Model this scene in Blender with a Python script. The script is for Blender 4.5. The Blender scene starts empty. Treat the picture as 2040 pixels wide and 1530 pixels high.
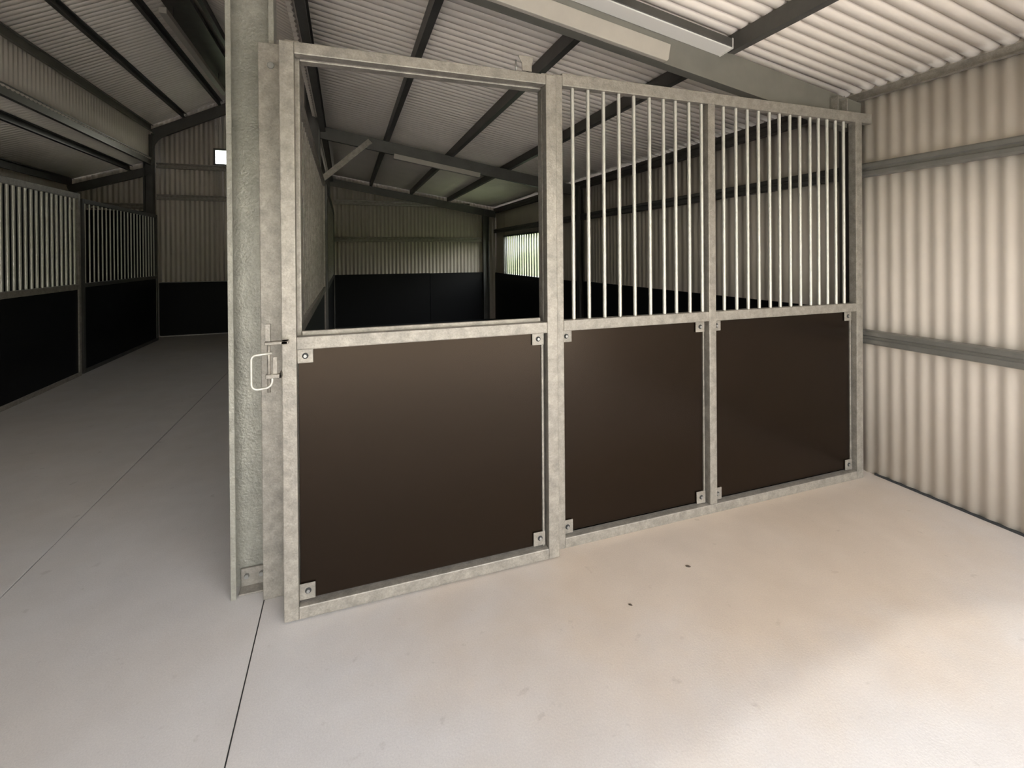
import bpy, bmesh, math, random
from mathutils import Vector, Matrix
random.seed(4)
SC = bpy.context.scene
COL = SC.collection

# ---------------------------------------------------------------- camera
F_PX, CX, CY = 938.91, 1019.44, 511.13
YAW, PITCH, ROLL = 0.3397, -0.0040, 0.0078
CAM = Vector((0.2474, -2.1724, 1.5))
fw = Vector((math.sin(YAW)*math.cos(PITCH), math.cos(YAW)*math.cos(PITCH), math.sin(PITCH)))
r0 = Vector((math.cos(YAW), -math.sin(YAW), 0)); d0 = fw.cross(r0)
rt = math.cos(ROLL)*r0 + math.sin(ROLL)*d0
dn = -math.sin(ROLL)*r0 + math.cos(ROLL)*d0
cd = bpy.data.cameras.new('camera'); cam = bpy.data.objects.new('camera', cd); COL.objects.link(cam)
M = Matrix.Identity(4)
for i in range(3):
    M[i][0] = rt[i]; M[i][1] = -dn[i]; M[i][2] = -fw[i]; M[i][3] = CAM[i]
cam.matrix_world = M
cd.sensor_fit = 'HORIZONTAL'; cd.sensor_width = 36; cd.lens = 36*F_PX/2040
cd.shift_x = (1020-CX)/2040; cd.shift_y = -(765-CY)/2040
cd.clip_start = 0.05; cd.clip_end = 300
SC.camera = cam

# ---------------------------------------------------------------- light
SC.view_settings.view_transform = 'Standard'; SC.view_settings.look = 'None'
SC.view_settings.gamma = 1; SC.view_settings.use_curve_mapping = False
SC.view_settings.exposure = 1.6
w = bpy.data.worlds.new('sky'); SC.world = w; w.use_nodes = True
nt = w.node_tree; bg = nt.nodes['Background']
tc = nt.nodes.new('ShaderNodeTexCoord'); sx = nt.nodes.new('ShaderNodeSeparateXYZ')
cr = nt.nodes.new('ShaderNodeValToRGB')
cr.color_ramp.elements[0].position = 0.0; cr.color_ramp.elements[0].color = (1.0, 0.95, 0.87, 1)
cr.color_ramp.elements[1].position = 0.75; cr.color_ramp.elements[1].color = (0.74, 0.83, 1.0, 1)
nt.links.new(tc.outputs['Generated'], sx.inputs[0]); nt.links.new(sx.outputs['Z'], cr.inputs[0])
nt.links.new(cr.outputs[0], bg.inputs['Color']); bg.inputs['Strength'].default_value = 5.5
sd = bpy.data.lights.new('sun', 'SUN'); so = bpy.data.objects.new('sun', sd); COL.objects.link(so)
sd.energy = 0.5; sd.angle = math.radians(1.0); sd.color = (1.0, 0.93, 0.84)
SUN_EL = math.radians(37.3); SUN_AZ = math.radians(-20)      # comes from the open front, a little from the left
sv = Vector((-math.sin(SUN_AZ)*math.cos(SUN_EL), math.cos(SUN_AZ)*math.cos(SUN_EL), -math.sin(SUN_EL)))
so.rotation_euler = sv.to_track_quat('-Z', 'Y').to_euler(); so.location = (3, -12, 8)

# sampling portals in the real openings (they guide the sky light that comes in there, and emit nothing of their own)
def portal(name, loc, sx_, sy_, d):
    L = bpy.data.lights.new(name, 'AREA'); L.shape = 'RECTANGLE'; L.size = sx_; L.size_y = sy_
    L.cycles.is_portal = True
    o_ = bpy.data.objects.new(name, L); COL.objects.link(o_); o_.location = loc
    o_.rotation_euler = Vector(d).to_track_quat('-Z', 'Z' if abs(d[2]) < 0.5 else 'Y').to_euler()
    R_ = Matrix.Identity(3)
    z_ = -Vector(d); y_ = Vector((0, 0, 1)); x_ = y_.cross(z_)
    for i in range(3): R_[i][0] = x_[i]; R_[i][1] = y_[i]; R_[i][2] = z_[i]
    o_.rotation_euler = R_.to_euler()
portal('front_opening_portal', (1.2, -4.30, 1.25), 5.2, 2.7, (0, 1, 0))
portal('stall_window_portal', (3.68, 6.68, 1.49), 2.2, 0.9, (-1, 0, 0))
portal('gable_window_portal', (-1.6, 8.46, 3.44), 1.1, 0.35, (0, -1, 0))

# ---------------------------------------------------------------- materials
def mat(name, col, rough=0.6, metal=0.0, var=0.0, var_scale=8, col2=None, bump=0.0, bscale=60, spec=0.5,
        stretch=None, speck=None):
    m = bpy.data.materials.new(name); m.use_nodes = True
    n = m.node_tree.nodes; l = m.node_tree.links; b = n['Principled BSDF']
    b.inputs['Base Color'].default_value = (*col, 1); b.inputs['Roughness'].default_value = rough
    b.inputs['Metallic'].default_value = metal
    b.inputs['Specular IOR Level'].default_value = spec
    geo = n.new('ShaderNodeNewGeometry'); src = geo.outputs['Position']
    if stretch:
        mp = n.new('ShaderNodeMapping'); mp.inputs['Scale'].default_value = stretch
        l.new(src, mp.inputs[0]); src = mp.outputs[0]
    if var or col2:
        c2 = col2 or tuple(c*(1-var) for c in col)
        no = n.new('ShaderNodeTexNoise'); no.inputs['Scale'].default_value = var_scale
        no.inputs['Detail'].default_value = 6; no.inputs['Roughness'].default_value = 0.6
        rp = n.new('ShaderNodeValToRGB'); rp.color_ramp.elements[0].position = 0.35; rp.color_ramp.elements[1].position = 0.65
        rp.color_ramp.elements[0].color = (*c2, 1); rp.color_ramp.elements[1].color = (*col, 1)
        l.new(src, no.inputs['Vector']); l.new(no.outputs['Fac'], rp.inputs[0])
        out = rp.outputs[0]
        if speck:
            vo = n.new('ShaderNodeTexVoronoi'); vo.inputs['Scale'].default_value = speck[0]
            l.new(src, vo.inputs['Vector'])
            sp = n.new('ShaderNodeSeparateColor'); l.new(vo.outputs['Color'], sp.inputs[0])
            mr = n.new('ShaderNodeMapRange'); mr.inputs['To Min'].default_value = 1-speck[1]; mr.inputs['To Max'].default_value = 1+speck[1]
            l.new(sp.outputs[0], mr.inputs['Value'])
            mx = n.new('ShaderNodeVectorMath'); mx.operation = 'SCALE'
            l.new(out, mx.inputs[0]); l.new(mr.outputs[0], mx.inputs['Scale']); out = mx.outputs[0]
        l.new(out, b.inputs['Base Color'])
    if bump:
        nb = n.new('ShaderNodeTexNoise'); nb.inputs['Scale'].default_value = bscale; nb.inputs['Detail'].default_value = 4
        l.new(src, nb.inputs['Vector'])
        bp = n.new('ShaderNodeBump'); bp.inputs['Strength'].default_value = bump; bp.inputs['Distance'].default_value = 0.004
        l.new(nb.outputs['Fac'], bp.inputs['Height']); l.new(bp.outputs[0], b.inputs['Normal'])
    return m

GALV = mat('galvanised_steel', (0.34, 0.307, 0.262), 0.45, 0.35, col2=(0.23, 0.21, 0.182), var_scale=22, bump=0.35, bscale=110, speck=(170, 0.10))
GALVD = mat('shaded_galvanised_section', (0.12, 0.115, 0.105), 0.45, 0.55, var=0.2, var_scale=6, bump=0.1, bscale=60)  # galvanised steel with shade put into a darker base colour
COLM = mat('galvanised_column', (0.32, 0.305, 0.26), 0.45, 0.35, col2=(0.25, 0.24, 0.205), var_scale=14, bump=0.8, bscale=90, speck=(120, 0.06))
BARM = mat('galvanised_bar', (0.58, 0.56, 0.50), 0.38, 0.4, var=0.12, var_scale=30)
CREAM = mat('cream_corrugated_sheet', (0.64, 0.57, 0.49), 0.55, 0.0, var=0.06, var_scale=3)
ROOFM = mat('cream_roof_sheet', (0.84, 0.765, 0.67), 0.55, 0.0, var=0.06, var_scale=3)
PLY = mat('dark_brown_film_ply', (0.007, 0.0042, 0.0028), 0.25, 0.0, var=0.05, var_scale=1.2, spec=0.27)
PLY.node_tree.nodes['Principled BSDF'].inputs['Specular Tint'].default_value = (1.0, 0.78, 0.58, 1)  # warm tint put into the sheen for the brown floor reflection
BLACK = mat('black_board', (0.004, 0.004, 0.0045), 0.5, 0.0, var=0.1, var_scale=4, spec=0.2)
RUBBER = mat('black_rubber', (0.012, 0.012, 0.012), 0.8, 0.0, var=0.2, var_scale=20)
BOLTM = mat('zinc_bolt', (0.36, 0.355, 0.34), 0.4, 0.8, var=0.1, var_scale=60)
LAMPM = mat('white_enamel_batten', (0.40, 0.365, 0.31), 0.4, 0.0, var=0.06, var_scale=8)
DIFF = mat('milky_diffuser', (0.62, 0.60, 0.56), 0.3, 0.0, var=0.03, var_scale=5)
GIRTM = mat('shadowy_galvanised_girt', (0.27, 0.26, 0.235), 0.4, 0.5, var=0.15, var_scale=10)
DARKHOLE = mat('dark_recess', (0.03, 0.03, 0.03), 0.8, var=0.1, var_scale=30)
GRASS = mat('grass', (0.17, 0.19, 0.09), 0.9, 0.0, col2=(0.11, 0.12, 0.06), var_scale=3)
APRON = mat('concrete_apron', (0.72, 0.62, 0.51), 0.85, 0.0, var=0.15, var_scale=3)
TRIMW = mat('pale_edge_trim', (0.70, 0.69, 0.66), 0.4, 0.3, var=0.05, var_scale=10)

def floor_mat():
    m = bpy.data.materials.new('concrete_floor'); m.use_nodes = True
    n = m.node_tree.nodes; l = m.node_tree.links; b = n['Principled BSDF']
    geo = n.new('ShaderNodeNewGeometry')
    def noise(scale, det=5, rough=0.6):
        t = n.new('ShaderNodeTexNoise'); t.inputs['Scale'].default_value = scale; t.inputs['Detail'].default_value = det
        t.inputs['Roughness'].default_value = rough; l.new(geo.outputs['Position'], t.inputs['Vector']); return t
    def ramp(src, a, bb, ca, cb):
        r = n.new('ShaderNodeValToRGB'); e = r.color_ramp.elements
        e[0].position = a; e[1].position = bb; e[0].color = (*ca, 1); e[1].color = (*cb, 1); l.new(src, r.inputs[0]); return r
    big = ramp(noise(0.9, 3).outputs['Fac'], 0.35, 0.65, (0.565, 0.525, 0.485), (0.585, 0.56, 0.54))
    mid = ramp(noise(5, 6).outputs['Fac'], 0.3, 0.7, (0.92, 0.915, 0.91), (1, 1, 1))
    fine = ramp(noise(180, 2, 0.7).outputs['Fac'], 0.25, 0.75, (0.90, 0.90, 0.90), (1.04, 1.04, 1.04))
    spot = ramp(noise(14, 3, 0.5).outputs['Fac'], 0.26, 0.33, (0.86, 0.85, 0.84), (1, 1, 1))
    cur = big.outputs[0]
    for s in (mid, fine, spot):
        mx = n.new('ShaderNodeMix'); mx.data_type = 'RGBA'; mx.blend_type = 'MULTIPLY'; mx.inputs[0].default_value = 1
        l.new(cur, mx.inputs[6]); l.new(s.outputs[0], mx.inputs[7]); cur = mx.outputs[2]
    # tan tint over the concrete, strongest along the stall front
    mp = n.new('ShaderNodeMapping'); mp.inputs['Location'].default_value = (-2.3/2.3, 0.30/1.1, 0); mp.inputs['Scale'].default_value = (1/2.3, 1/1.1, 0)
    l.new(geo.outputs['Position'], mp.inputs[0])
    gr = n.new('ShaderNodeTexGradient'); gr.gradient_type = 'SPHERICAL'; l.new(mp.outputs[0], gr.inputs[0])
    ad = n.new('ShaderNodeMath'); ad.operation = 'MULTIPLY_ADD'; ad.inputs[1].default_value = 0.55; l.new(noise(2.2, 4).outputs['Fac'], ad.inputs[0]); l.new(gr.outputs['Fac'], ad.inputs[2])
    dm = ramp(ad.outputs[0], 0.35, 0.85, (0, 0, 0), (0.85, 0.85, 0.85))
    mx = n.new('ShaderNodeMix'); mx.data_type = 'RGBA'; mx.blend_type = 'MULTIPLY'
    l.new(dm.outputs[0], mx.inputs[0]); l.new(cur, mx.inputs[6]); mx.inputs[7].default_value = (1.0, 0.86, 0.70, 1); cur = mx.outputs[2]
    l.new(cur, b.inputs['Base Color'])
    b.inputs['Roughness'].default_value = 0.55; b.inputs['Specular IOR Level'].default_value = 0.35
    bp = n.new('ShaderNodeBump'); bp.inputs['Strength'].default_value = 0.25; bp.inputs['Distance'].default_value = 0.003
    l.new(noise(120, 3).outputs['Fac'], bp.inputs['Height']); l.new(bp.outputs[0], b.inputs['Normal'])
    return m
FLOORM = floor_mat()

def glass_mat():
    m = bpy.data.materials.new('clear_window_pane'); m.use_nodes = True
    n = m.node_tree.nodes; l = m.node_tree.links
    b = n['Principled BSDF']; out = n['Material Output']
    b.inputs['Base Color'].default_value = (0.9, 0.95, 0.93, 1); b.inputs['Roughness'].default_value = 0.05
    tr = n.new('ShaderNodeBsdfTransparent'); tr.inputs[0].default_value = (0.93, 0.95, 0.93, 1)
    mx = n.new('ShaderNodeMixShader'); mx.inputs[0].default_value = 0.1
    l.new(tr.outputs[0], mx.inputs[1]); l.new(b.outputs[0], mx.inputs[2]); l.new(mx.outputs[0], out.inputs[0])
    return m
GLASS = glass_mat()

# ---------------------------------------------------------------- mesh helpers
class MB:
    def __init__(s): s.v = []; s.f = []; s.sm = []
    def add(s, vs, fs, smooth=False):
        o = len(s.v); s.v += [tuple(v) for v in vs]; s.f += [tuple(o+i for i in f) for f in fs]; s.sm += [smooth]*len(fs); return s
    def box(s, x0, x1, y0, y1, z0, z1):
        vs = [(x, y, z) for z in (z0, z1) for y in (y0, y1) for x in (x0, x1)]
        return s.add(vs, [(0,2,3,1),(4,5,7,6),(0,1,5,4),(2,6,7,3),(0,4,6,2),(1,3,7,5)])
    def prism(s, prof, p0, p1, u, v):      # closed profile (list of 2D points, counter-clockwise seen from p1) swept p0->p1
        p0, p1, u, v = map(Vector, (p0, p1, u, v)); k = len(prof)
        vs = [p0+u*a+v*b for a, b in prof]+[p1+u*a+v*b for a, b in prof]
        fs = [(i, (i+1) % k, k+(i+1) % k, k+i) for i in range(k)]+[tuple(range(k))[::-1], tuple(range(k, 2*k))]
        return s.add(vs, fs)
    def tube(s, pts, r, seg=12, caps=True):
        pts = [Vector(p) for p in pts]; rings = []; vs = []
        t = (pts[1]-pts[0]).normalized(); a = t.orthogonal().normalized()
        for i, p in enumerate(pts):
            if i == 0: d = pts[1]-pts[0]
            elif i == len(pts)-1: d = pts[-1]-pts[-2]
            else: d = (pts[i+1]-pts[i]).normalized()+(pts[i]-pts[i-1]).normalized()
            d.normalize(); a = (a-d*a.dot(d)).normalized(); b = d.cross(a)
            vs += [p+(a*math.cos(2*math.pi*j/seg)+b*math.sin(2*math.pi*j/seg))*r for j in range(seg)]
        fs = []
        for i in range(len(pts)-1):
            for j in range(seg):
                fs.append((i*seg+j, i*seg+(j+1) % seg, (i+1)*seg+(j+1) % seg, (i+1)*seg+j))
        o = len(s.v); s.add(vs, fs, True)
        if caps:
            n = len(pts)-1
            s.f += [tuple(o+j for j in range(seg))[::-1], tuple(o+n*seg+j for j in range(seg))]; s.sm += [False, False]
        return s
    def obj(s, name, m, bevel=0.0, seg=1):
        me = bpy.data.meshes.new(name); me.from_pydata(s.v, [], s.f); me.update()
        for p, k in zip(me.polygons, s.sm): p.use_smooth = k
        bm = bmesh.new(); bm.from_mesh(me)
        bmesh.ops.recalc_face_normals(bm, faces=bm.faces)
        if bevel:
            es = [e for e in bm.edges if len(e.link_faces) == 2 and e.calc_face_angle(0) > 0.6]
            bmesh.ops.bevel(bm, geom=es, offset=bevel, segments=seg, affect='EDGES', profile=0.6)
        bm.to_mesh(me); bm.free()
        me.materials.append(m)
        o = bpy.data.objects.new(name, me); COL.objects.link(o)
        return o

def recentre(o, base=False):
    me = o.data; xs = [v.co for v in me.vertices]
    lo = Vector([min(c[i] for c in xs) for i in range(3)]); hi = Vector([max(c[i] for c in xs) for i in range(3)])
    c = (lo+hi)/2
    if base: c.z = lo.z
    me.transform(Matrix.Translation(-c)); o.location = c
    return lo, hi

def struct(o):
    recentre(o, True); o['kind'] = 'structure'; return o

def single(o, label, cat, group=None, kind=None):
    recentre(o, True); o['label'] = label; o['category'] = cat
    if group: o['group'] = group
    if kind: o['kind'] = kind
    return o

class Thing:
    def __init__(s, name, label, cat, group=None, loc=(0, 0, 0), structure=False):
        s.e = bpy.data.objects.new(name, None); COL.objects.link(s.e); s.e.location = loc; s.loc = Vector(loc)
        s.e.empty_display_size = 0.1
        if structure: s.e['kind'] = 'structure'
        else:
            s.e['label'] = label; s.e['category'] = cat
            if group: s.e['group'] = group
    def part(s, name, mb, m, bevel=0.0, seg=1, parent=None, label=None):
        o = mb.obj(name, m, bevel, seg); recentre(o)
        wl = o.location.copy(); o['_w'] = list(wl)
        if parent is None: o.parent = s.e; o.location = wl-s.loc
        else: o.parent = parent; o.location = wl-Vector(parent['_w'])
        if label: o['label'] = label
        return o
    def copy(s, src, wl, parent=None):
        o = src.copy(); COL.objects.link(o); wl = Vector(wl); o['_w'] = list(wl)
        if parent is None: o.parent = s.e; o.location = wl-s.loc
        else: o.parent = parent; o.location = wl-Vector(parent['_w'])
        return o

def cprof(h, b, t, lip=0.015):
    # C channel: web along v (0..h) at u=0, flanges towards +u
    return [(0, 0), (b, 0), (b, lip), (b-t, lip), (b-t, t), (t, t), (t, h-t), (b-t, h-t), (b-t, h-lip), (b, h-lip), (b, h), (0, h)]

PITCHC, AMP, NS = 0.080, 0.0065, 10
def corr_sheet(o, run, L, ends, nrm, holes=(), amp=AMP, pan=False):
    """corrugated sheet: o origin, run unit vector of the waves, L length, ends(s)->(p,q) two points (rib ends)"""
    n = int(round(L/PITCHC*(20 if pan else NS))); run = Vector(run); nrm = Vector(nrm); mb = MB()
    def at(s):
        c = math.cos(2*math.pi*s/PITCHC)
        if pan: c = 1.0-1.6*abs(math.sin(math.pi*s/PITCHC))**0.42      # wide pans bulging down, narrow deep valleys between
        return nrm*(amp*c)
    segs = []
    for i in range(n+1):
        s = i*L/n; segs.append((s, at(s)))
    for i in range(n):
        s0, a0 = segs[i]; s1, a1 = segs[i+1]; sm = (s0+s1)/2
        lo0, hi0 = ends(s0); lo1, hi1 = ends(s1)
        lo0, hi0, lo1, hi1 = map(Vector, (lo0, hi0, lo1, hi1))
        spans = [(0.0, 1.0)]
        for (ha, hb, z0, z1) in holes:
            if ha < sm < hb:
                H = hi0.z-lo0.z; spans = [(0.0, (z0-lo0.z)/H), ((z1-lo0.z)/H, 1.0)]
        for a, b in spans:
            mb.add([lo0.lerp(hi0, a)+a0, lo1.lerp(hi1, a)+a1, lo1.lerp(hi1, b)+a1, lo0.lerp(hi0, b)+a0], [(0, 1, 2, 3)], True)
    return mb
def corr_obj(name, mb, m):
    o = mb.obj(name, m)
    bm = bmesh.new(); bm.from_mesh(o.data); bmesh.ops.remove_doubles(bm, verts=bm.verts, dist=1e-5)
    bmesh.ops.recalc_face_normals(bm, faces=bm.faces)
    for f in bm.faces: f.smooth = True
    bm.to_mesh(o.data); bm.free()
    md = o.modifiers.new('sheet', 'SOLIDIFY'); md.thickness = 0.0015; md.offset = 0
    return o

# ---------------------------------------------------------------- main dimensions
XR = 3.60            # right wall
YB = 8.38            # back wall
YF = -4.15           # open front
XCL, XCR = -3.10, -0.10   # raised centre bay
XRDG = -1.60
XL = -4.40           # outer left wall
def zr(x): return 3.215-0.168*x             # right roof sheet
def zc(x): return 4.75-0.5*abs(x-XRDG)      # raised roof sheet
def zl(x): return 3.33+0.33*(x-XCL)         # low left roof sheet

# ---------------------------------------------------------------- floor
g = 0.0024
fl = MB()
for a, b in ((XL-0.1, -1.205-g), (-1.205+g, -0.10-g), (-0.10+g, XR+0.12)):
    fl.box(a, b, YF-0.4, YB+0.1, -0.12, 0)
struct(fl.obj('floor', FLOORM, 0.002))
gj = MB().box(-1.205-g, -1.205+g, YF-0.4, YB+0.1, -0.12, -0.006).box(-0.10-g, -0.10+g, YF-0.4, YB+0.1, -0.12, -0.006)
struct(gj.obj('trim_1', DARKHOLE))
struct(MB().box(-60, 60, -70, 70, -0.16, -0.125).obj('ground_outside', GRASS))
struct(MB().box(-12, 12, -12, YF-0.42, -0.124, -0.02).obj('ground_apron', APRON))

# unseen hedge added to block the low sky outside the open front
hd = MB(); rnd = random.Random(9); NX, NZ = 60, 7
def hp_(i, j, back): 
    x = -24+48*i/NX; z = -0.12+(3.6+0.5*math.sin(i*0.9)+0.4*rnd.random())*j/NZ
    return (x, -15-(1.4 if back else 0)+0.35*rnd.random()-(0.5*(j/NZ)**2)*(0 if back else 1), z)
gridf = [[hp_(i, j, False) for j in range(NZ+1)] for i in range(NX+1)]
gridb = [[hp_(i, j, True) for j in range(NZ+1)] for i in range(NX+1)]
vs = [p for col_ in gridf for p in col_]+[p for col_ in gridb for p in col_]; nb_ = (NX+1)*(NZ+1); fs = []
for i in range(NX):
    for j in range(NZ):
        a_ = i*(NZ+1)+j; b_ = a_+NZ+1
        fs += [(a_, b_, b_+1, a_+1), (nb_+a_+1, nb_+b_+1, nb_+b_, nb_+a_)]
    a_ = i*(NZ+1)+NZ; b_ = a_+NZ+1; fs.append((a_, b_, nb_+b_, nb_+a_))
hd.add(vs, fs, True)
struct(hd.obj('added_hedge', GRASS))
h2 = MB(); h2.v = [(-v[1]-4.0, v[0]+14.0, v[2]*0.8) for v in hd.v]; h2.f = list(hd.f); h2.sm = list(hd.sm)
struct(h2.obj('added_hedge_side', GRASS))  # second hedge, added to dim what shows through the stall window

# ---------------------------------------------------------------- walls
W1 = (5.62, 7.74, 1.085, 1.895)      # right wall window y0,y1,z0,z1
def right_ends(s): y = YF+s; return (XR, y, 0.0), (XR, y, zr(XR)+0.015)
o = struct(corr_obj('wall_right', corr_sheet(None, (0, 1, 0), YB+0.03-YF, right_ends, (1, 0, 0), [(W1[0]-YF, W1[1]-YF, W1[2], W1[3])], amp=0.0038), CREAM))
def ztop(x):
    if x < XCL-0.075: return zl(x)
    if x < XCR+0.045: return zc(x)
    return zr(x)
G1 = (-2.11, -1.09, 3.31, 3.575)
def back_ends(s): x = XL+s; return (x, YB, 0.0), (x, YB, ztop(x)+0.015)
struct(corr_obj('wall_back', corr_sheet(None, (1, 0, 0), XR+0.02-XL, back_ends, (0, 1, 0), [(G1[0]-XL, G1[1]-XL, G1[2], G1[3])], amp=0.012), CREAM))
def left_ends(s): y = YF+s; return (XL, y, 0.0), (XL, y, zl(XL)+0.015)
struct(corr_obj('wall_left', corr_sheet(None, (0, 1, 0), YB+0.03-YF, left_ends, (1, 0, 0)), CREAM))
def cl_ends(x, za, zb):
    return lambda s: ((x, YF+s, za), (x, YF+s, zb))
struct(corr_obj('wall_clerestory_left', corr_sheet(None, (0, 1, 0), YB+0.03-YF, cl_ends(XCL-0.06, zl(XCL)-0.08, zc(XCL)+0.03), (1, 0, 0)), CREAM))
struct(corr_obj('wall_clerestory_right', corr_sheet(None, (0, 1, 0), YB+0.03-YF, cl_ends(XCR+0.02, zr(XCR)-0.03, zc(XCR)-0.0), (1, 0, 0)), CREAM))

# ---------------------------------------------------------------- roofs (ceiling)
def roof(name, xa, xb, zf, ya=YF-0.5):
    mb = corr_sheet(None, (0, 1, 0), YB+0.02-ya, lambda s: ((xa, ya+s, zf(xa)), (xb, ya+s, zf(xb))), (0, 0, 1), pan=True, amp=0.019)
    return struct(corr_obj(name, mb, ROOFM))
roof('ceiling', XCR-0.02, XR+0.15, zr)
roof('ceiling_centre_left', XCL-0.12, XRDG, zc)
roof('ceiling_centre_right', XRDG, XCR+0.12, zc)
roof('ceiling_left', XL-0.1, XCL, zl)

# eave angle along the right wall
e = MB().prism([(0, 0), (-0.035, 0), (-0.035, 0.004), (-0.004, 0.004), (-0.004, 0.06), (0, 0.06)], (XR-0.012, YF, 2.53), (XR-0.012, YB-0.03, 2.53), (1, 0, 0), (0, 0, 1))
struct(e.obj('trim_2', GALV))
struct(MB().box(XR-0.012, XR+0.012, YF, -0.0, 0.0, 0.012).obj('base_line_right', DARKHOLE))  # thin dark line along the foot of the right wall

fc = MB()
for (fx, fy, zt_) in ((XR, YB, zr(XR)), (XL, YB, zl(XL))):
    sg = -1 if fx > 0 else 1
    fc.box(min(fx-sg*0.02, fx+sg*0.05), max(fx-sg*0.02, fx+sg*0.05), YB+0.016, YB+0.02, 0, zt_+0.05).box(min(fx-sg*0.02, fx-sg*0.016), max(fx-sg*0.02, fx-sg*0.016), YB-0.06, YB+0.02, 0, zt_+0.05)
for (xa, zf_) in ((XCL-0.06, lambda x: zc(XCL)), (XCR+0.02, lambda x: zc(XCR))):
    fc.box(xa-0.03, xa+0.03, YB+0.012, YB+0.018, 2.9, zf_(xa)+0.10)
struct(fc.obj('trim_3', CREAM))
struct(MB().prism([(0, 0), (0.05, 0), (0.05, 0.003), (0.003, 0.003), (0.003, 0.07), (0, 0.07)], (XR+0.018, YF, 2.56), (XR+0.018, YB, 2.56), (1, 0, 0), (0, 0, 1)).obj('trim_4', CREAM))
# ---------------------------------------------------------------- right roof steelwork
sl = math.atan(0.168); UR = Vector((math.cos(sl), 0, -math.sin(sl))); VR = Vector((math.sin(sl), 0, math.cos(sl)))
def rafter(name, y, xa, xb, topz, depth, b, label, group, m=GALVD, open_to=1):
    p0 = Vector((xa, y, topz(xa)))-VR*depth; p1 = Vector((xb, y, topz(xb)))-VR*depth
    mb = MB().prism(cprof(depth, b, 0.004), p0, p1, (0, open_to, 0), VR)
    return single(mb.obj(name, m), label, 'rafter', group)
rt_top = lambda x: zr(x)-0.105
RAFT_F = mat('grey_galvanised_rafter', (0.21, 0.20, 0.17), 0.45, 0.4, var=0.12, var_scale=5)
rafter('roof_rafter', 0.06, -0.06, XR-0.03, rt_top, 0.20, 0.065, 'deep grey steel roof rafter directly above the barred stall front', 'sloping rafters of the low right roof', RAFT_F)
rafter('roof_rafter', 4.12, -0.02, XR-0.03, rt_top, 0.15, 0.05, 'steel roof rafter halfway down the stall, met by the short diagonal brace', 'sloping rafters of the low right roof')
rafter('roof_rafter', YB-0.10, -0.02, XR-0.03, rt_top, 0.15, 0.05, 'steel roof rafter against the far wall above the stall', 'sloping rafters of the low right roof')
PZ = 0.10
def purlin(x, zf, label, group, flip=1, y0=YF, y1=YB-0.03, m=GALVD, h=PZ, b=0.05, dz=0.0):
    mb = MB().prism(cprof(h, b, 0.003), (x, y0, zf(x)-h-0.012+dz), (x, y1, zf(x)-h-0.012+dz), (flip, 0, 0), (0, 0, 1))
    return single(mb.obj('roof_purlin', m), label, 'purlin', group)
GP = 'purlins of the low right roof'
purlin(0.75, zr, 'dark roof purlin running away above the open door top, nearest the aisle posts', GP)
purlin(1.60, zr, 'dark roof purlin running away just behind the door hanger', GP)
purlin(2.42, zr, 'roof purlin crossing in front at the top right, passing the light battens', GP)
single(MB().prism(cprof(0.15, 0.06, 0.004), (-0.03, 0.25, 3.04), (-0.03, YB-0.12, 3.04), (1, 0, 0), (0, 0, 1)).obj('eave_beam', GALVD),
       'dark steel beam along the top edge of the low roof, above the aisle posts', 'beam')

# ---------------------------------------------------------------- centre bay steelwork
sc_ = math.atan(0.5)
def crafter(y, side, label):
    s = 1 if side == 'l' else -1
    u = Vector((math.cos(sc_)*s, 0, math.sin(sc_))); v = Vector((-math.sin(sc_)*s, 0, math.cos(sc_)))
    xa = XCL-0.02 if side == 'l' else XCR+0.02
    p0 = Vector((xa, y, zc(xa)-0.125))-v*0.19; p1 = p0+u*((XRDG-xa)*s/math.cos(sc_))
    mb = MB().prism(cprof(0.19, 0.06, 0.004), p0, p1, (0, 1, 0), v)
    return single(mb.obj('roof_rafter', GALVD), label, 'rafter', 'rafters of the raised aisle roof')
crafter(YB-0.13, 'l', 'steel rafter at the far gable, rising right from the dark aisle column')
crafter(YB-0.13, 'r', 'steel rafter at the far gable on the right slope of the raised roof')
GC = 'purlins of the raised aisle roof'
purlin(-2.62, zc, 'roof purlin halfway up the left slope above the aisle', GC)
purlin(-2.02, zc, 'purlin left of the ridge with the long light batten beside it', GC, h=0.12)
purlin(-1.30, zc, 'purlin just right of the ridge seen beside the big column', GC, flip=-1)
single(MB().prism([(-0.16, -0.10), (0, -0.02), (0.16, -0.10), (0.16, -0.16), (-0.16, -0.16)], (XRDG-0.02, YF, zc(XRDG)-0.05), (XRDG-0.02, YB-0.05, zc(XRDG)-0.05), (1, 0, 0), (0, 0, 1)).obj('ridge_beam', GALVD),
       'wide dark ridge beam at the peak of the raised roof', 'beam')
# eave and bottom beams of the left clerestory
single(MB().prism(cprof(0.12, 0.04, 0.003), (XCL-0.04, YF, zc(XCL)-0.16), (XCL-0.04, YB-0.05, zc(XCL)-0.16), (1, 0, 0), (0, 0, 1)).obj('eave_beam', RAFT_F),
       'long grey beam under the raised roof along the top of the left clerestory', 'beam')
single(MB().prism(cprof(0.13, 0.05, 0.003), (XCL-0.03, YF, 3.20), (XCL-0.03, YB-0.05, 3.20), (1, 0, 0), (0, 0, 1)).obj('clerestory_beam', RAFT_F),
       'long beam with bright edges along the bottom of the left clerestory', 'beam')
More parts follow.
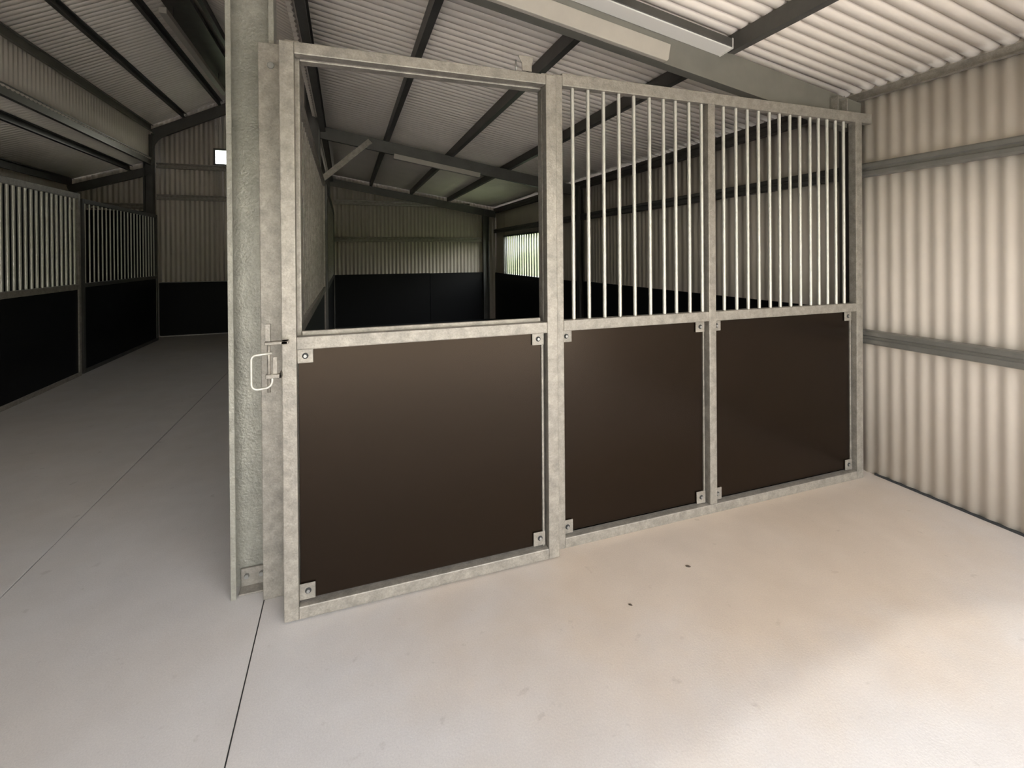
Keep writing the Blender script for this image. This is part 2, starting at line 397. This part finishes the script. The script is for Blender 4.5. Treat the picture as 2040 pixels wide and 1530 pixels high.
# low left roof
purlin(-3.48, zl, 'dark purlin under the low roof over the left stalls', 'purlins of the low left roof')
purlin(-4.33, zl, 'dark eave purlin on the outer left wall', 'purlins of the low left roof', h=0.13)
ul = math.atan(0.33)
ul_u = Vector((math.cos(ul), 0, math.sin(ul))); ul_v = Vector((-math.sin(ul), 0, math.cos(ul)))
p0 = Vector((XL+0.03, YB-0.12, zl(XL)-0.12))-ul_v*0.15
single(MB().prism(cprof(0.15, 0.05, 0.004), p0, p0+ul_u*1.32, (0, 1, 0), ul_v).obj('roof_rafter', GALVD), 'dark rafter of the low left roof at the far wall', 'rafter')

# ---------------------------------------------------------------- columns
def ccol(name, x0, x1, y0, y1, z1, m, label, group, front_open=True, lip=0.022, t=0.003, base=False):
    T = Thing(name, label, 'column', group, ((x0+x1)/2, (y0+y1)/2, 0))
    w_ = x1-x0; d_ = y1-y0
    pr = [(0, 0), (lip, 0), (lip, t), (t, t), (t, d_-t), (w_-t, d_-t), (w_-t, t), (w_-lip, t), (w_-lip, 0), (w_, 0), (w_, d_), (0, d_)]
    T.part('section', MB().prism(pr, (x0, y0, 0), (x0, y0, z1), (1, 0, 0), (0, 1, 0)), m, 0.0012)
    return T
T = ccol('steel_column', -0.236, -0.045, 0.17, 0.262, 3.95, COLM, 'tall galvanised channel column at the aisle corner beside the sliding door', 'aisle columns')
br = T.part('base_bracket', MB().box(-0.21, -0.10, 0.243, 0.256, 0.004, 0.085).box(-0.21, -0.10, 0.185, 0.243, 0.001, 0.008), GALV, 0.002)
for bx in (-0.185, -0.125):
    T.part('bolt', MB().tube([(bx, 0.243, 0.055), (bx, 0.228, 0.055)], 0.010, 6), BOLTM, parent=br)
T.part('end_plate', MB().box(-0.236, -0.045, 0.17, 0.262, 3.95, 3.958), GALVD)
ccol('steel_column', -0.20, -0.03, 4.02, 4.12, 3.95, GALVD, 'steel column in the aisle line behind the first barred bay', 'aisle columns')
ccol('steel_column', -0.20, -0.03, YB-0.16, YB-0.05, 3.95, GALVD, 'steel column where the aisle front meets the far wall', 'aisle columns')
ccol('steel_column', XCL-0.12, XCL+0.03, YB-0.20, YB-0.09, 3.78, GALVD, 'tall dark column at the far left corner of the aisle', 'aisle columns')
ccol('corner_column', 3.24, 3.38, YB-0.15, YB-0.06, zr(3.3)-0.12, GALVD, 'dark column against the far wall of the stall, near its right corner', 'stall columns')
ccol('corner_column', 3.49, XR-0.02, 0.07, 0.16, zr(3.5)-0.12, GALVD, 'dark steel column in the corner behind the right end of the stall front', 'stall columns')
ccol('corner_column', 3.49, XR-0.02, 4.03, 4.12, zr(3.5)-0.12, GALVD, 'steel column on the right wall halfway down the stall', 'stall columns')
# knee brace
kb = MB().prism([(-0.002, -0.035), (0.03, -0.035), (0.03, -0.030), (0.003, -0.030), (0.003, 0.035), (-0.002, 0.035)], (-0.0, 4.075, 2.46), (0.56, 4.075, 2.96), (0, 1, 0), (-0.69, 0, 0.72))
single(kb.obj('knee_brace', GALV), 'short diagonal steel brace between aisle post and middle rafter', 'brace')
# gusset of far left column
gp = MB()
cx0, zz = XCL+0.03, 3.70
pts = [(0, -0.30)]+[(0.30-0.30*math.cos(a), -0.30+0.36*math.sin(a)) for a in [i*math.pi/2/6 for i in range(1, 7)]]+[(0.0, 0.05)]
gp.prism(pts, (cx0, YB-0.19, zz), (cx0, YB-0.18, zz), (1, 0, 0), (0, 0, 1))
single(gp.obj('gusset_plate', GALVD), 'curved gusset where the dark far column meets the gable rafter', 'bracket')

# ---------------------------------------------------------------- girts
def girt_y(x, z, y0, y1, label, group, h=0.09, m=GIRTM):
    # on right wall; channel lying with the flanges outward into the room
    pr = [(0, 0), (-0.055, 0), (-0.062, 0.008), (-0.062, h*0.36), (-0.050, h*0.42), (-0.050, h*0.58), (-0.062, h*0.64), (-0.062, h-0.008), (-0.055, h), (0, h)]
    return single(MB().prism(pr, (x, y0, z), (x, y1, z), (1, 0, 0), (0, 0, 1)).obj('wall_girt', m, 0.0015), label, 'girt', group)
xg = XR-0.010
girt_y(xg, 2.005, YF, 0.06, 'upper steel girt on the bright right wall of the near bay', 'right wall girts')
girt_y(xg, 0.885, YF, 0.06, 'lower steel girt on the bright right wall of the near bay', 'right wall girts')
girt_y(xg, 2.005, 0.17, YB-0.02, 'dark steel girt on the right wall behind the bars', 'right wall girts', m=GALVD)
girt_y(xg, 2.47, 0.17, YB-0.02, 'dark eave girt on the right wall behind the bars', 'right wall girts', m=GALVD, h=0.11)
def girt_x(z, x0, x1, label, h=0.10, m=GALV):
    pr = [(0, 0), (-0.05, 0), (-0.05, h*0.4), (-0.03, h*0.45), (-0.03, h*0.75), (-0.05, h*0.8), (-0.05, h), (0, h)]
    return single(MB().prism(pr, (x0, YB-0.012, z), (x1, YB-0.012, z), (0, 1, 0), (0, 0, 1)).obj('wall_girt', m, 0.0015), label, 'girt', 'far wall girts')
girt_x(1.80, 0.03, 3.23, 'pale girt across the far stall wall just above the lit corrugations')
girt_x(2.58, 0.03, 2.95, 'upper girt across the far stall wall under the rafter')
girt_x(3.17, XCL+0.04, -0.22, 'upper girt on the aisle end wall, just below the small window')
girt_x(2.58, XCL+0.04, -0.22, 'lower girt on the aisle end wall above the dark board')
girt_x(2.40, XL+0.03, XCL-0.13, 'girt on the far wall behind the left stalls')

# ---------------------------------------------------------------- windows
T = Thing('window_1', '', '', structure=True, loc=(XR, (W1[0]+W1[1])/2, W1[2]))
fr = MB(); y0, y1, z0, z1 = W1
fr.box(XR-0.03, XR+0.03, y0-0.03, y1+0.03, z0-0.03, z0).box(XR-0.03, XR+0.03, y0-0.03, y1+0.03, z1, z1+0.03)
fr.box(XR-0.03, XR+0.03, y0-0.03, y0, z0, z1).box(XR-0.03, XR+0.03, y1, y1+0.03, z0, z1)
T.part('window_frame', fr, GALVD, 0.002)
T.part('pane', MB().box(XR+0.012, XR+0.016, y0, y1, z0, z1), GLASS)
b0 = T.part('window_bar', MB().tube([(XR-0.03, y0+0.09, z0), (XR-0.03, y0+0.09, z1)], 0.013, 8), GALVD)
yy = y0+0.22
while yy < y1-0.04:
    T.copy(b0, (XR-0.03, yy, (z0+z1)/2)); yy += 0.13
T = Thing('window_2', '', '', structure=True, loc=((G1[0]+G1[1])/2, YB, G1[2]))
fr = MB(); x0, x1, z0, z1 = G1
fr.box(x0-0.03, x1+0.03, YB-0.03, YB+0.03, z0-0.03, z0).box(x0-0.03, x1+0.03, YB-0.03, YB+0.03, z1, z1+0.03)
fr.box(x0-0.03, x0, YB-0.03, YB+0.03, z0, z1).box(x1, x1+0.03, YB-0.03, YB+0.03, z0, z1).box(x0, x1, YB-0.01, YB+0.01, (z0+z1)/2-0.004, (z0+z1)/2+0.004)
T.part('window_frame', fr, GALVD, 0.002)
T.part('pane', MB().box(x0, x1, YB+0.012, YB+0.016, z0, z1), GLASS)

# ---------------------------------------------------------------- kick boards, mat and added shade sheets
def board(mb, label, m=BLACK): return single(mb.obj('kick_or_shade_board', m, 0.003), label, 'board', 'dark kick boards')
board(MB().box(XR-0.050, XR-0.012, 0.18, 4.02, 0.0, 1.10), 'black kick board low on the right stall wall behind the bars')
board(MB().box(XR-0.050, XR-0.012, 4.13, YB-0.03, 0.0, 1.085), 'black kick board below the barred window')
board(MB().box(0.02, 2.02, YB-0.075, YB-0.03, 0.0, 1.105), 'black kick board on the far stall wall, left half')
board(MB().box(2.026, 3.235, YB-0.075, YB-0.03, 0.0, 1.10), 'black kick board on the far stall wall, right half beside the column')
single(MB().box(0.06, XR-0.06, 0.10, YB-0.09, 0.0, 0.02).obj('rubber_mat', RUBBER, 0.004), 'black rubber mat covering the stall floor', 'mat')
board(MB().box(XL+0.012, XL+0.03, YF+0.1, YB-0.03, 0.0, 2.62), 'added black sheet standing in for shade on the outer wall behind the left stall bars')  # sheet added to darken the gaps between the left stall bars
board(MB().box(XL+0.035, XCL-0.13, YB-0.075, YB-0.065, 0.0, 2.36), 'added black sheet standing in for shade on the far wall of the left stalls')  # added sheet carrying the same dark across the far wall
T = Thing('end_board', 'black board across the aisle end wall, edged with a thin pale trim', 'board', loc=(-1.66, YB-0.06, 0))
T.part('panel', MB().box(XCL+0.07, -0.24, YB-0.07, YB-0.03, 0.03, 1.02), BLACK, 0.003)
tr = MB(); xa, xb = XCL+0.06, -0.23
tr.tube([(xb, YB-0.075, 1.03), (xa+0.01, YB-0.075, 1.03)], 0.007, 8)
tr.tube([(xa, YB-0.075, 1.03), (xa, YB-0.075, 0.06), (xa+0.012, YB-0.075, 0.035), (xa+0.04, YB-0.075, 0.022), (xb, YB-0.075, 0.022)], 0.0055, 8)
T.part('edge_trim', tr, TRIMW, label='thin pale edge trim')

# ---------------------------------------------------------------- stall front, fixed part
def shs(x0, x1, y0, y1, z0, z1): return MB().box(x0, x1, y0, y1, z0, z1)
BV = 0.0045
def bracket(T, x0, x1, yf, z0, z1, bx, bz, src=None):
    p = T.part('corner_bracket', MB().box(x0, x1, yf, yf+0.005, z0, z1), GALV, 0.0015)
    T.part('bolt_ring', MB().tube([(bx, yf+0.001, bz), (bx, yf-0.0015, bz)], 0.0125, 18), DARKHOLE, parent=p, label='thin dark ring round the bolt')  # dark disc behind the bolt head, draws its dark outline
    T.part('bolt', MB().tube([(bx, yf-0.001, bz), (bx, yf-0.009, bz)], 0.0080, 6), BOLTM, 0.001, parent=p, label='small zinc hex bolt')
T = Thing('stall_front', 'fixed galvanised stall front with upright bars above two dark panels', 'partition', loc=(2.34, 0.025, 0))
XA, XM0, XM1, XB0, XB1 = 1.245, 2.216, 2.266, 3.425, 3.485
ZT0, ZT1, ZM0, ZM1, ZB1 = 2.357, 2.410, 1.108, 1.163, 0.052
T.part('post', shs(XA, XA+0.05, 0, 0.05, 0, ZT1), GALV, BV, 2)
T.part('post', shs(XM0, XM1, 0, 0.05, ZB1, ZT0), GALV, BV, 2)
T.part('post', shs(XB0, XB1, 0, 0.05, 0, ZT0+0.01), GALV, BV, 2)
T.part('top_rail', shs(XA+0.05, 3.60-0.02, 0.0, 0.05, ZT0, ZT1+0.012), GALV, BV, 2)
T.part('middle_rail', shs(XA+0.05, XM0, 0, 0.05, ZM0, ZM1), GALV, BV, 2)
T.part('middle_rail', shs(XM1, XB0, 0, 0.05, ZM0, ZM1), GALV, BV, 2)
T.part('bottom_rail', shs(XA+0.05, XB0, 0, 0.05, 0.0, ZB1), GALV, BV, 2)
bar_x = [1.363,1.453,1.546,1.640,1.734,1.834,1.926,2.007,2.100,2.188,2.348,2.441,2.529,2.615,2.703,2.784,2.871,2.955,3.042,3.116,3.192,3.269,3.343]
b0 = T.part('bar', MB().tube([(bar_x[0], 0.025, ZM1-0.005), (bar_x[0], 0.025, ZT0+0.005)], 0.0098, 14, False), BARM)
for x in bar_x[1:]: T.copy(b0, (x, 0.025, (ZM1+ZT0)/2))
for xa, xb in ((XA+0.05, XM0), (XM1, XB0)):
    T.part('panel', MB().box(xa+0.002, xb-0.022, 0.036, 0.048, ZB1+0.012, ZM0-0.001), PLY, 0.001, label='dark brown glossy panel')
    T.part('edge_strip', MB().box(xb-0.020, xb-0.012, 0.030, 0.046, ZB1, ZM0), GALV, 0.001)
bw, bh = 0.062, 0.062
for xa, xb in ((XA+0.05, XM0), (XM1, XB0)):
    bracket(T, xa, xa+bw*0.9, 0.026, ZM0-bh, ZM0, xa+0.024, ZM0-0.031)
    bracket(T, xb-0.012-bw, xb-0.012, 0.026, ZM0-bh, ZM0, xb-0.012-bw/2, ZM0-0.032)
    bracket(T, xa, xa+bw*0.9, 0.026, ZB1+0.005, ZB1+0.005+bh*1.1, xa+0.024, ZB1+0.04)
    bracket(T, xb-0.012-bw, xb-0.012, 0.026, ZB1+0.005, ZB1+0.005+bh*1.1, xb-0.012-bw/2, ZB1+0.04)
# opening frame behind the sliding door
T = Thing('door_opening_frame', 'inner galvanised frame of the doorway, seen just inside the sliding door', 'frame', loc=(0.6, 0.03, 0))
T.part('jamb', shs(1.180, 1.238, 0.004, 0.055, 0, 2.41), GALV, BV, 2)
T.part('jamb', shs(0.012, 0.072, 0.004, 0.055, 0, 2.41), GALV, BV, 2)
T.part('head', shs(0.072, 1.180, 0.004, 0.055, 2.325, 2.385), GALV, BV, 2)
# jamb post on the column
T = Thing('door_jamb_post', 'flat galvanised post fixed to the column, with one round bolt near its top', 'post', loc=(-0.062, 0.15, 0))
T.part('section', shs(-0.103, -0.008, 0.125, 0.166, 0.0, 2.435), GALV, 0.004, 2)
T.part('bolt', MB().tube([(-0.052, 0.125, 2.335), (-0.052, 0.119, 2.335), (-0.052, 0.1165, 2.335)], 0.014, 16), BOLTM, 0.0015, label='round bolt head')
# ---------------------------------------------------------------- sliding door
T = Thing('sliding_door', 'sliding galvanised stall door with open top and one dark brown lower panel', 'door', loc=(0.6, -0.03, 0.004))
Y0, Y1 = -0.058, -0.008
D0, D1 = 0.0, 1.234; S = 0.056
zb = 0.006
T.part('stile', shs(D0, D0+S, Y0, Y1, zb, 2.380), GALV, BV, 2)
T.part('stile', shs(D1-S, D1, Y0, Y1, zb, 2.380), GALV, BV, 2)
T.part('top_rail', shs(D0+S, D1-S, Y0, Y1, 2.330, 2.380), GALV, BV, 2)
T.part('middle_rail', shs(D0+S, D1-S, Y0, Y1, 1.115, 1.168), GALV, BV, 2)
T.part('bottom_rail', shs(D0+S, D1-S, Y0, Y1, zb, 0.058), GALV, BV, 2)
T.part('sill_strip', MB().box(D0+S+0.018, D1-S-0.02, Y1-0.008, Y1+0.008, 1.166, 1.186), GALV, 0.002)
T.part('panel', MB().box(D0+S+0.004, D1-S-0.024, -0.024, -0.012, 0.066, 1.112), PLY, 0.001, label='dark brown glossy panel')
T.part('edge_strip', MB().box(D1-S-0.022, D1-S-0.012, -0.030, -0.012, 0.06, 1.11), GALV, 0.001)
for (xa, xb) in ((D0+S, D0+S+0.062), (D1-S-0.072, D1-S-0.010)):
    bracket(T, xa, xb, -0.034, 1.115-0.060, 1.115, (xa+xb)/2, 1.115-0.030)
    bracket(T, xa, xb, -0.034, 0.068, 0.068+0.066, (xa+xb)/2+0.003, 0.068+0.036)
# hanger at the top
hp = MB(); prof = [(-0.013, 0), (0.035, 0), (0.036, 0.04), (0.042, 0.052), (0.044, 0.072), (-0.033, 0.072), (-0.030, 0.062), (-0.016, 0.038)]
hp.prism(prof, (1.073, -0.050, 2.386), (1.073, -0.044, 2.386), (1, 0, 0), (0, 0, 1))
hg = T.part('hanger', hp, GALV, 0.001)
T.part('hanger_rod', MB().tube([(1.034, -0.03, 2.386), (1.034, -0.03, 2.44)], 0.004, 8), BOLTM, parent=hg)
# latch
lx = -0.042
yl = -0.085
T.part('latch_bolt', MB().box(lx-0.010, lx+0.007, yl-0.008, yl+0.008, 1.165, 1.232).tube([(lx, yl, 0.96), (lx, yl, 1.20)], 0.0065, 10), GALV, 0.0, label='upright latch bolt')
T.part('latch_bracket', MB().box(lx-0.014, 0.028, yl-0.018, yl+0.018, 1.150, 1.162).box(0.004, 0.03, yl-0.018, Y0+0.004, 1.150, 1.162), GALV, 0.002)
T.part('latch_bracket', MB().box(lx-0.012, 0.004, yl-0.010, yl+0.010, 1.015, 1.032).box(-0.006, 0.004, yl-0.010, Y1-0.01, 1.015, 1.032), GALV, 0.002)
def arc(cx, cz, r, a0, a1, n=7): return [(cx+r*math.cos(math.radians(a0+(a1-a0)*i/(n-1))), yl-0.004, cz+r*math.sin(math.radians(a0+(a1-a0)*i/(n-1)))) for i in range(n)]
hl, hr, ht, hb = -0.104, -0.030, 1.112, 0.978
pts = [(hr, yl-0.004, ht+0.004)]+arc(hl+0.018, ht-0.018, 0.018, 90, 180)+arc(hl+0.022, hb+0.020, 0.022, 180, 270)+arc(hr-0.028, hb+0.028, 0.028, 270, 355)+[(hr, yl-0.004, hb+0.055)]
T.part('pull_handle', MB().tube(pts, 0.0052, 12), BARM, label='bent rod pull handle')
T.part('keeper_plate', MB().box(-0.028, -0.012, yl-0.002, yl+0.004, 1.03, 1.10), GALV, 0.001)

# U bracket at the right end of the stall front
ub = MB().box(3.262, 3.267, 0.0, 0.045, 2.424, 2.515).box(3.346, 3.351, 0.0, 0.045, 2.424, 2.50)
ub.tube([(3.27, 0.002, 2.497), (3.30, 0.002, 2.503), (3.325, 0.002, 2.515)], 0.004, 8)
single(ub.obj('rafter_cleat', GALV, 0.0008), 'small U-shaped cleat on the rail near the right corner', 'bracket')

# ---------------------------------------------------------------- aisle front of the stall (runs into the distance)
def run_partition(name, x, ys, zt, zm, label, cat, group, bar_r, pitch, mg, mbar, mp, side=1, bot=0.02, th=0.05, rail=0.055):
    y0, y1 = ys
    T = Thing(name, label, cat, group, loc=(x, (y0+y1)/2, 0))
    xa, xb = x-th/2, x+th/2
    for yp in (y0, y1-0.05): T.part('post', shs(xa, xb, yp, yp+0.05, 0, zt), mg, 0.003)
    T.part('top_rail', shs(xa, xb, y0+0.05, y1-0.05, zt-rail, zt), mg, 0.003)
    T.part('middle_rail', shs(xa, xb, y0+0.05, y1-0.05, zm-rail, zm), mg, 0.003)
    T.part('bottom_rail', shs(xa, xb, y0+0.05, y1-0.05, 0, 0.05), mg, 0.003)
    T.part('panel', shs(x-0.008, x+0.008, y0+0.05, y1-0.05, 0.05, zm-rail), mp)
    n = int((y1-y0-0.1)/pitch); st = (y1-y0-0.1)/n
    b = T.part('bar', MB().tube([(x, y0+0.05+st/2, zm), (x, y0+0.05+st/2, zt-rail)], bar_r, 8, False), mbar)
    for i in range(1, n): T.copy(b, (x, y0+0.05+st*(i+0.5), (zm+zt-rail)/2))
    return T
run_partition('aisle_stall_front', 0.0, (0.20, 3.98), 2.40, 1.13, 'barred partition running away along the aisle just inside the doorway', 'partition', 'aisle-side barred fronts', 0.0045, 0.125, GALV, GALV, BLACK)
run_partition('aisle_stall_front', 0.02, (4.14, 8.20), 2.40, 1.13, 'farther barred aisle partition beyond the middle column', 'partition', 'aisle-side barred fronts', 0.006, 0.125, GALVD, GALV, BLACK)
run_partition('left_stall_front', -2.96, (1.40, 5.34), 2.32, 1.17, 'nearer barred stall front along the left side of the aisle', 'partition', 'left stall fronts', 0.017, 0.095, GALV, BARM, BLACK, rail=0.07)
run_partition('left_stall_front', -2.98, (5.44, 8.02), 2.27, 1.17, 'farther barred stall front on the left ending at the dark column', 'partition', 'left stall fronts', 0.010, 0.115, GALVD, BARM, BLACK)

# ---------------------------------------------------------------- light battens
def batten_on_rafter(y, x0, x1, drop, h, d, label, marks=False, m=LAMPM):
    # flat enamel body running with the rafter; drop = distance of its top below the rafter top
    T = Thing('light_batten', label, 'light', 'light battens', loc=((x0+x1)/2, y, rt_top((x0+x1)/2)-drop-h))
    a = Vector((x0, y, rt_top(x0)))-VR*(drop+h); L = (x1-x0)/math.cos(sl); r = 0.018
    pr = [(0, 0)]+[(L-r+r*math.sin(t), r-r*math.cos(t)) for t in [i*math.pi/2/6 for i in range(7)]]+[(L, h), (0, h)]
    body = MB().prism(pr, a, a+Vector((0, -d, 0)), UR, VR)
    T.part('body', body, m, 0.002)
    if marks:
        for (u, v, rr) in ((0.16, 0.055, 0.006), (0.27, 0.045, 0.007), (0.345, 0.038, 0.007)):
            p = a+UR*u+VR*v+Vector((0, -d, 0))
            T.part('knockout', MB().tube([p+Vector((0, 0.001, 0)), p+Vector((0, -0.0015, 0))], rr, 12), DARKHOLE)
    return T
batten_on_rafter(0.058, 0.60, 2.0, 0.100, 0.100, 0.030, 'long flat pale light batten fixed low on the rafter above the door', True)
batten_on_rafter(4.10, 0.88, 2.03, 0.150, 0.065, 0.05, 'pale light batten hanging under the middle rafter deep in the stall')
# wedge-shaped batten on the upper part of the front rafter
T = Thing('light_batten', 'wedge-shaped light batten with milky lower face high on the front rafter', 'light', 'light battens', loc=(1.7, 0.0, 2.75))
x0, x1 = 0.9, 2.36
a = Vector((x0, 0.058, rt_top(x0))); b = Vector((x1, 0.058, rt_top(x1)))
T.part('diffuser', MB().prism([(0, -0.046), (0, -0.032), (-0.098, -0.032), (-0.098, -0.040)], a, b, (0, 1, 0), VR), DIFF, 0.002)
T.part('body', MB().prism([(0, -0.032), (0, 0.025), (-0.09, 0.025), (-0.1, -0.032)], a, b, (0, 1, 0), VR), GALVD, 0.002)
T.part('end_cap', MB().prism([(0.0, -0.048), (0, 0.027), (-0.092, 0.027), (-0.102, -0.040)], b, b+UR*0.006, (0, 1, 0), VR), DIFF)
# ridge batten
T = Thing('light_batten', 'long light batten running with the ridge of the raised aisle roof', 'light', 'light battens', loc=(-1.70, 5.7, 4.30))
T.part('body', MB().box(-1.74, -1.66, 4.25, 7.2, 4.30, 4.37), LAMPM, 0.004)
T.part('hanger_rod', MB().tube([(-1.70, 4.6, 4.37), (-1.70, 4.6, 4.56)], 0.006, 8).tube([(-1.70, 6.8, 4.37), (-1.70, 6.8, 4.56)], 0.006, 8), GALVD)

# ---------------------------------------------------------------- front wall above the wide opening (behind the viewer)
def yfront(x): return -4.11+0.095*x  # unseen front line, skewed to tilt the edge of the sun patch
ZH = 2.50
def front_ends(s_): x = XL+s_; return (x, yfront(x), ZH), (x, yfront(x), ztop(x)+0.02)
struct(corr_obj('wall_front', corr_sheet(None, (1, 0, 0), XR-XL, front_ends, (0, 1, 0)), CREAM))
struct(corr_obj('wall_added_front_left', corr_sheet(None, (1, 0, 0), -1.25-XL, lambda s_: ((XL+s_, yfront(XL+s_)+0.03, 0), (XL+s_, yfront(XL+s_)+0.03, ZH+0.1)), (0, 1, 0)), CREAM))  # unseen wall added to narrow the opening and darken the deep aisle

# small litter on the concrete
def bit(x, y, l, wd, ang, label, name='dry_leaf', cat='leaf'):
    ca, sa = math.cos(ang), math.sin(ang); mb = MB(); n = 6; top = []; botm = []
    for i in range(n+1):
        t = i/n; ww = wd*math.sin(math.pi*min(max(t, 0.06), 0.94)); u = (t-0.5)*l
        for sgn in (-1, 1):
            px_, py_ = x+u*ca-sgn*ww*sa, y+u*sa+sgn*ww*ca
            top.append((px_, py_, 0.0035+0.002*math.sin(t*3)+0.0015*(sgn > 0))); botm.append((px_, py_, 0.0002))
    vs = top+botm; k = len(top); fs = []
    for i in range(n):
        a_ = 2*i; fs += [(a_, a_+1, a_+3, a_+2), (k+a_, k+a_+2, k+a_+3, k+a_+1), (a_, a_+2, k+a_+2, k+a_), (a_+1, k+a_+1, k+a_+3, a_+3)]
    fs += [(0, k, k+1, 1), (2*n, 2*n+1, k+2*n+1, k+2*n)]
    single(mb.add(vs, fs).obj(name, LEAFM), label, cat)
LEAFM = mat('dry_brown_litter', (0.05, 0.035, 0.022), 0.8, var=0.3, var_scale=200)
bit(1.782, -0.329, 0.022, 0.004, 2.6, 'tiny dark dry leaf on the concrete in front of the middle panel')
bit(1.382, -0.447, 0.016, 0.0025, 2.4, 'tiny brown speck of straw on the concrete near the door', 'straw_bit', 'straw')

for o in bpy.data.objects:
    if '_w' in o: del o['_w']
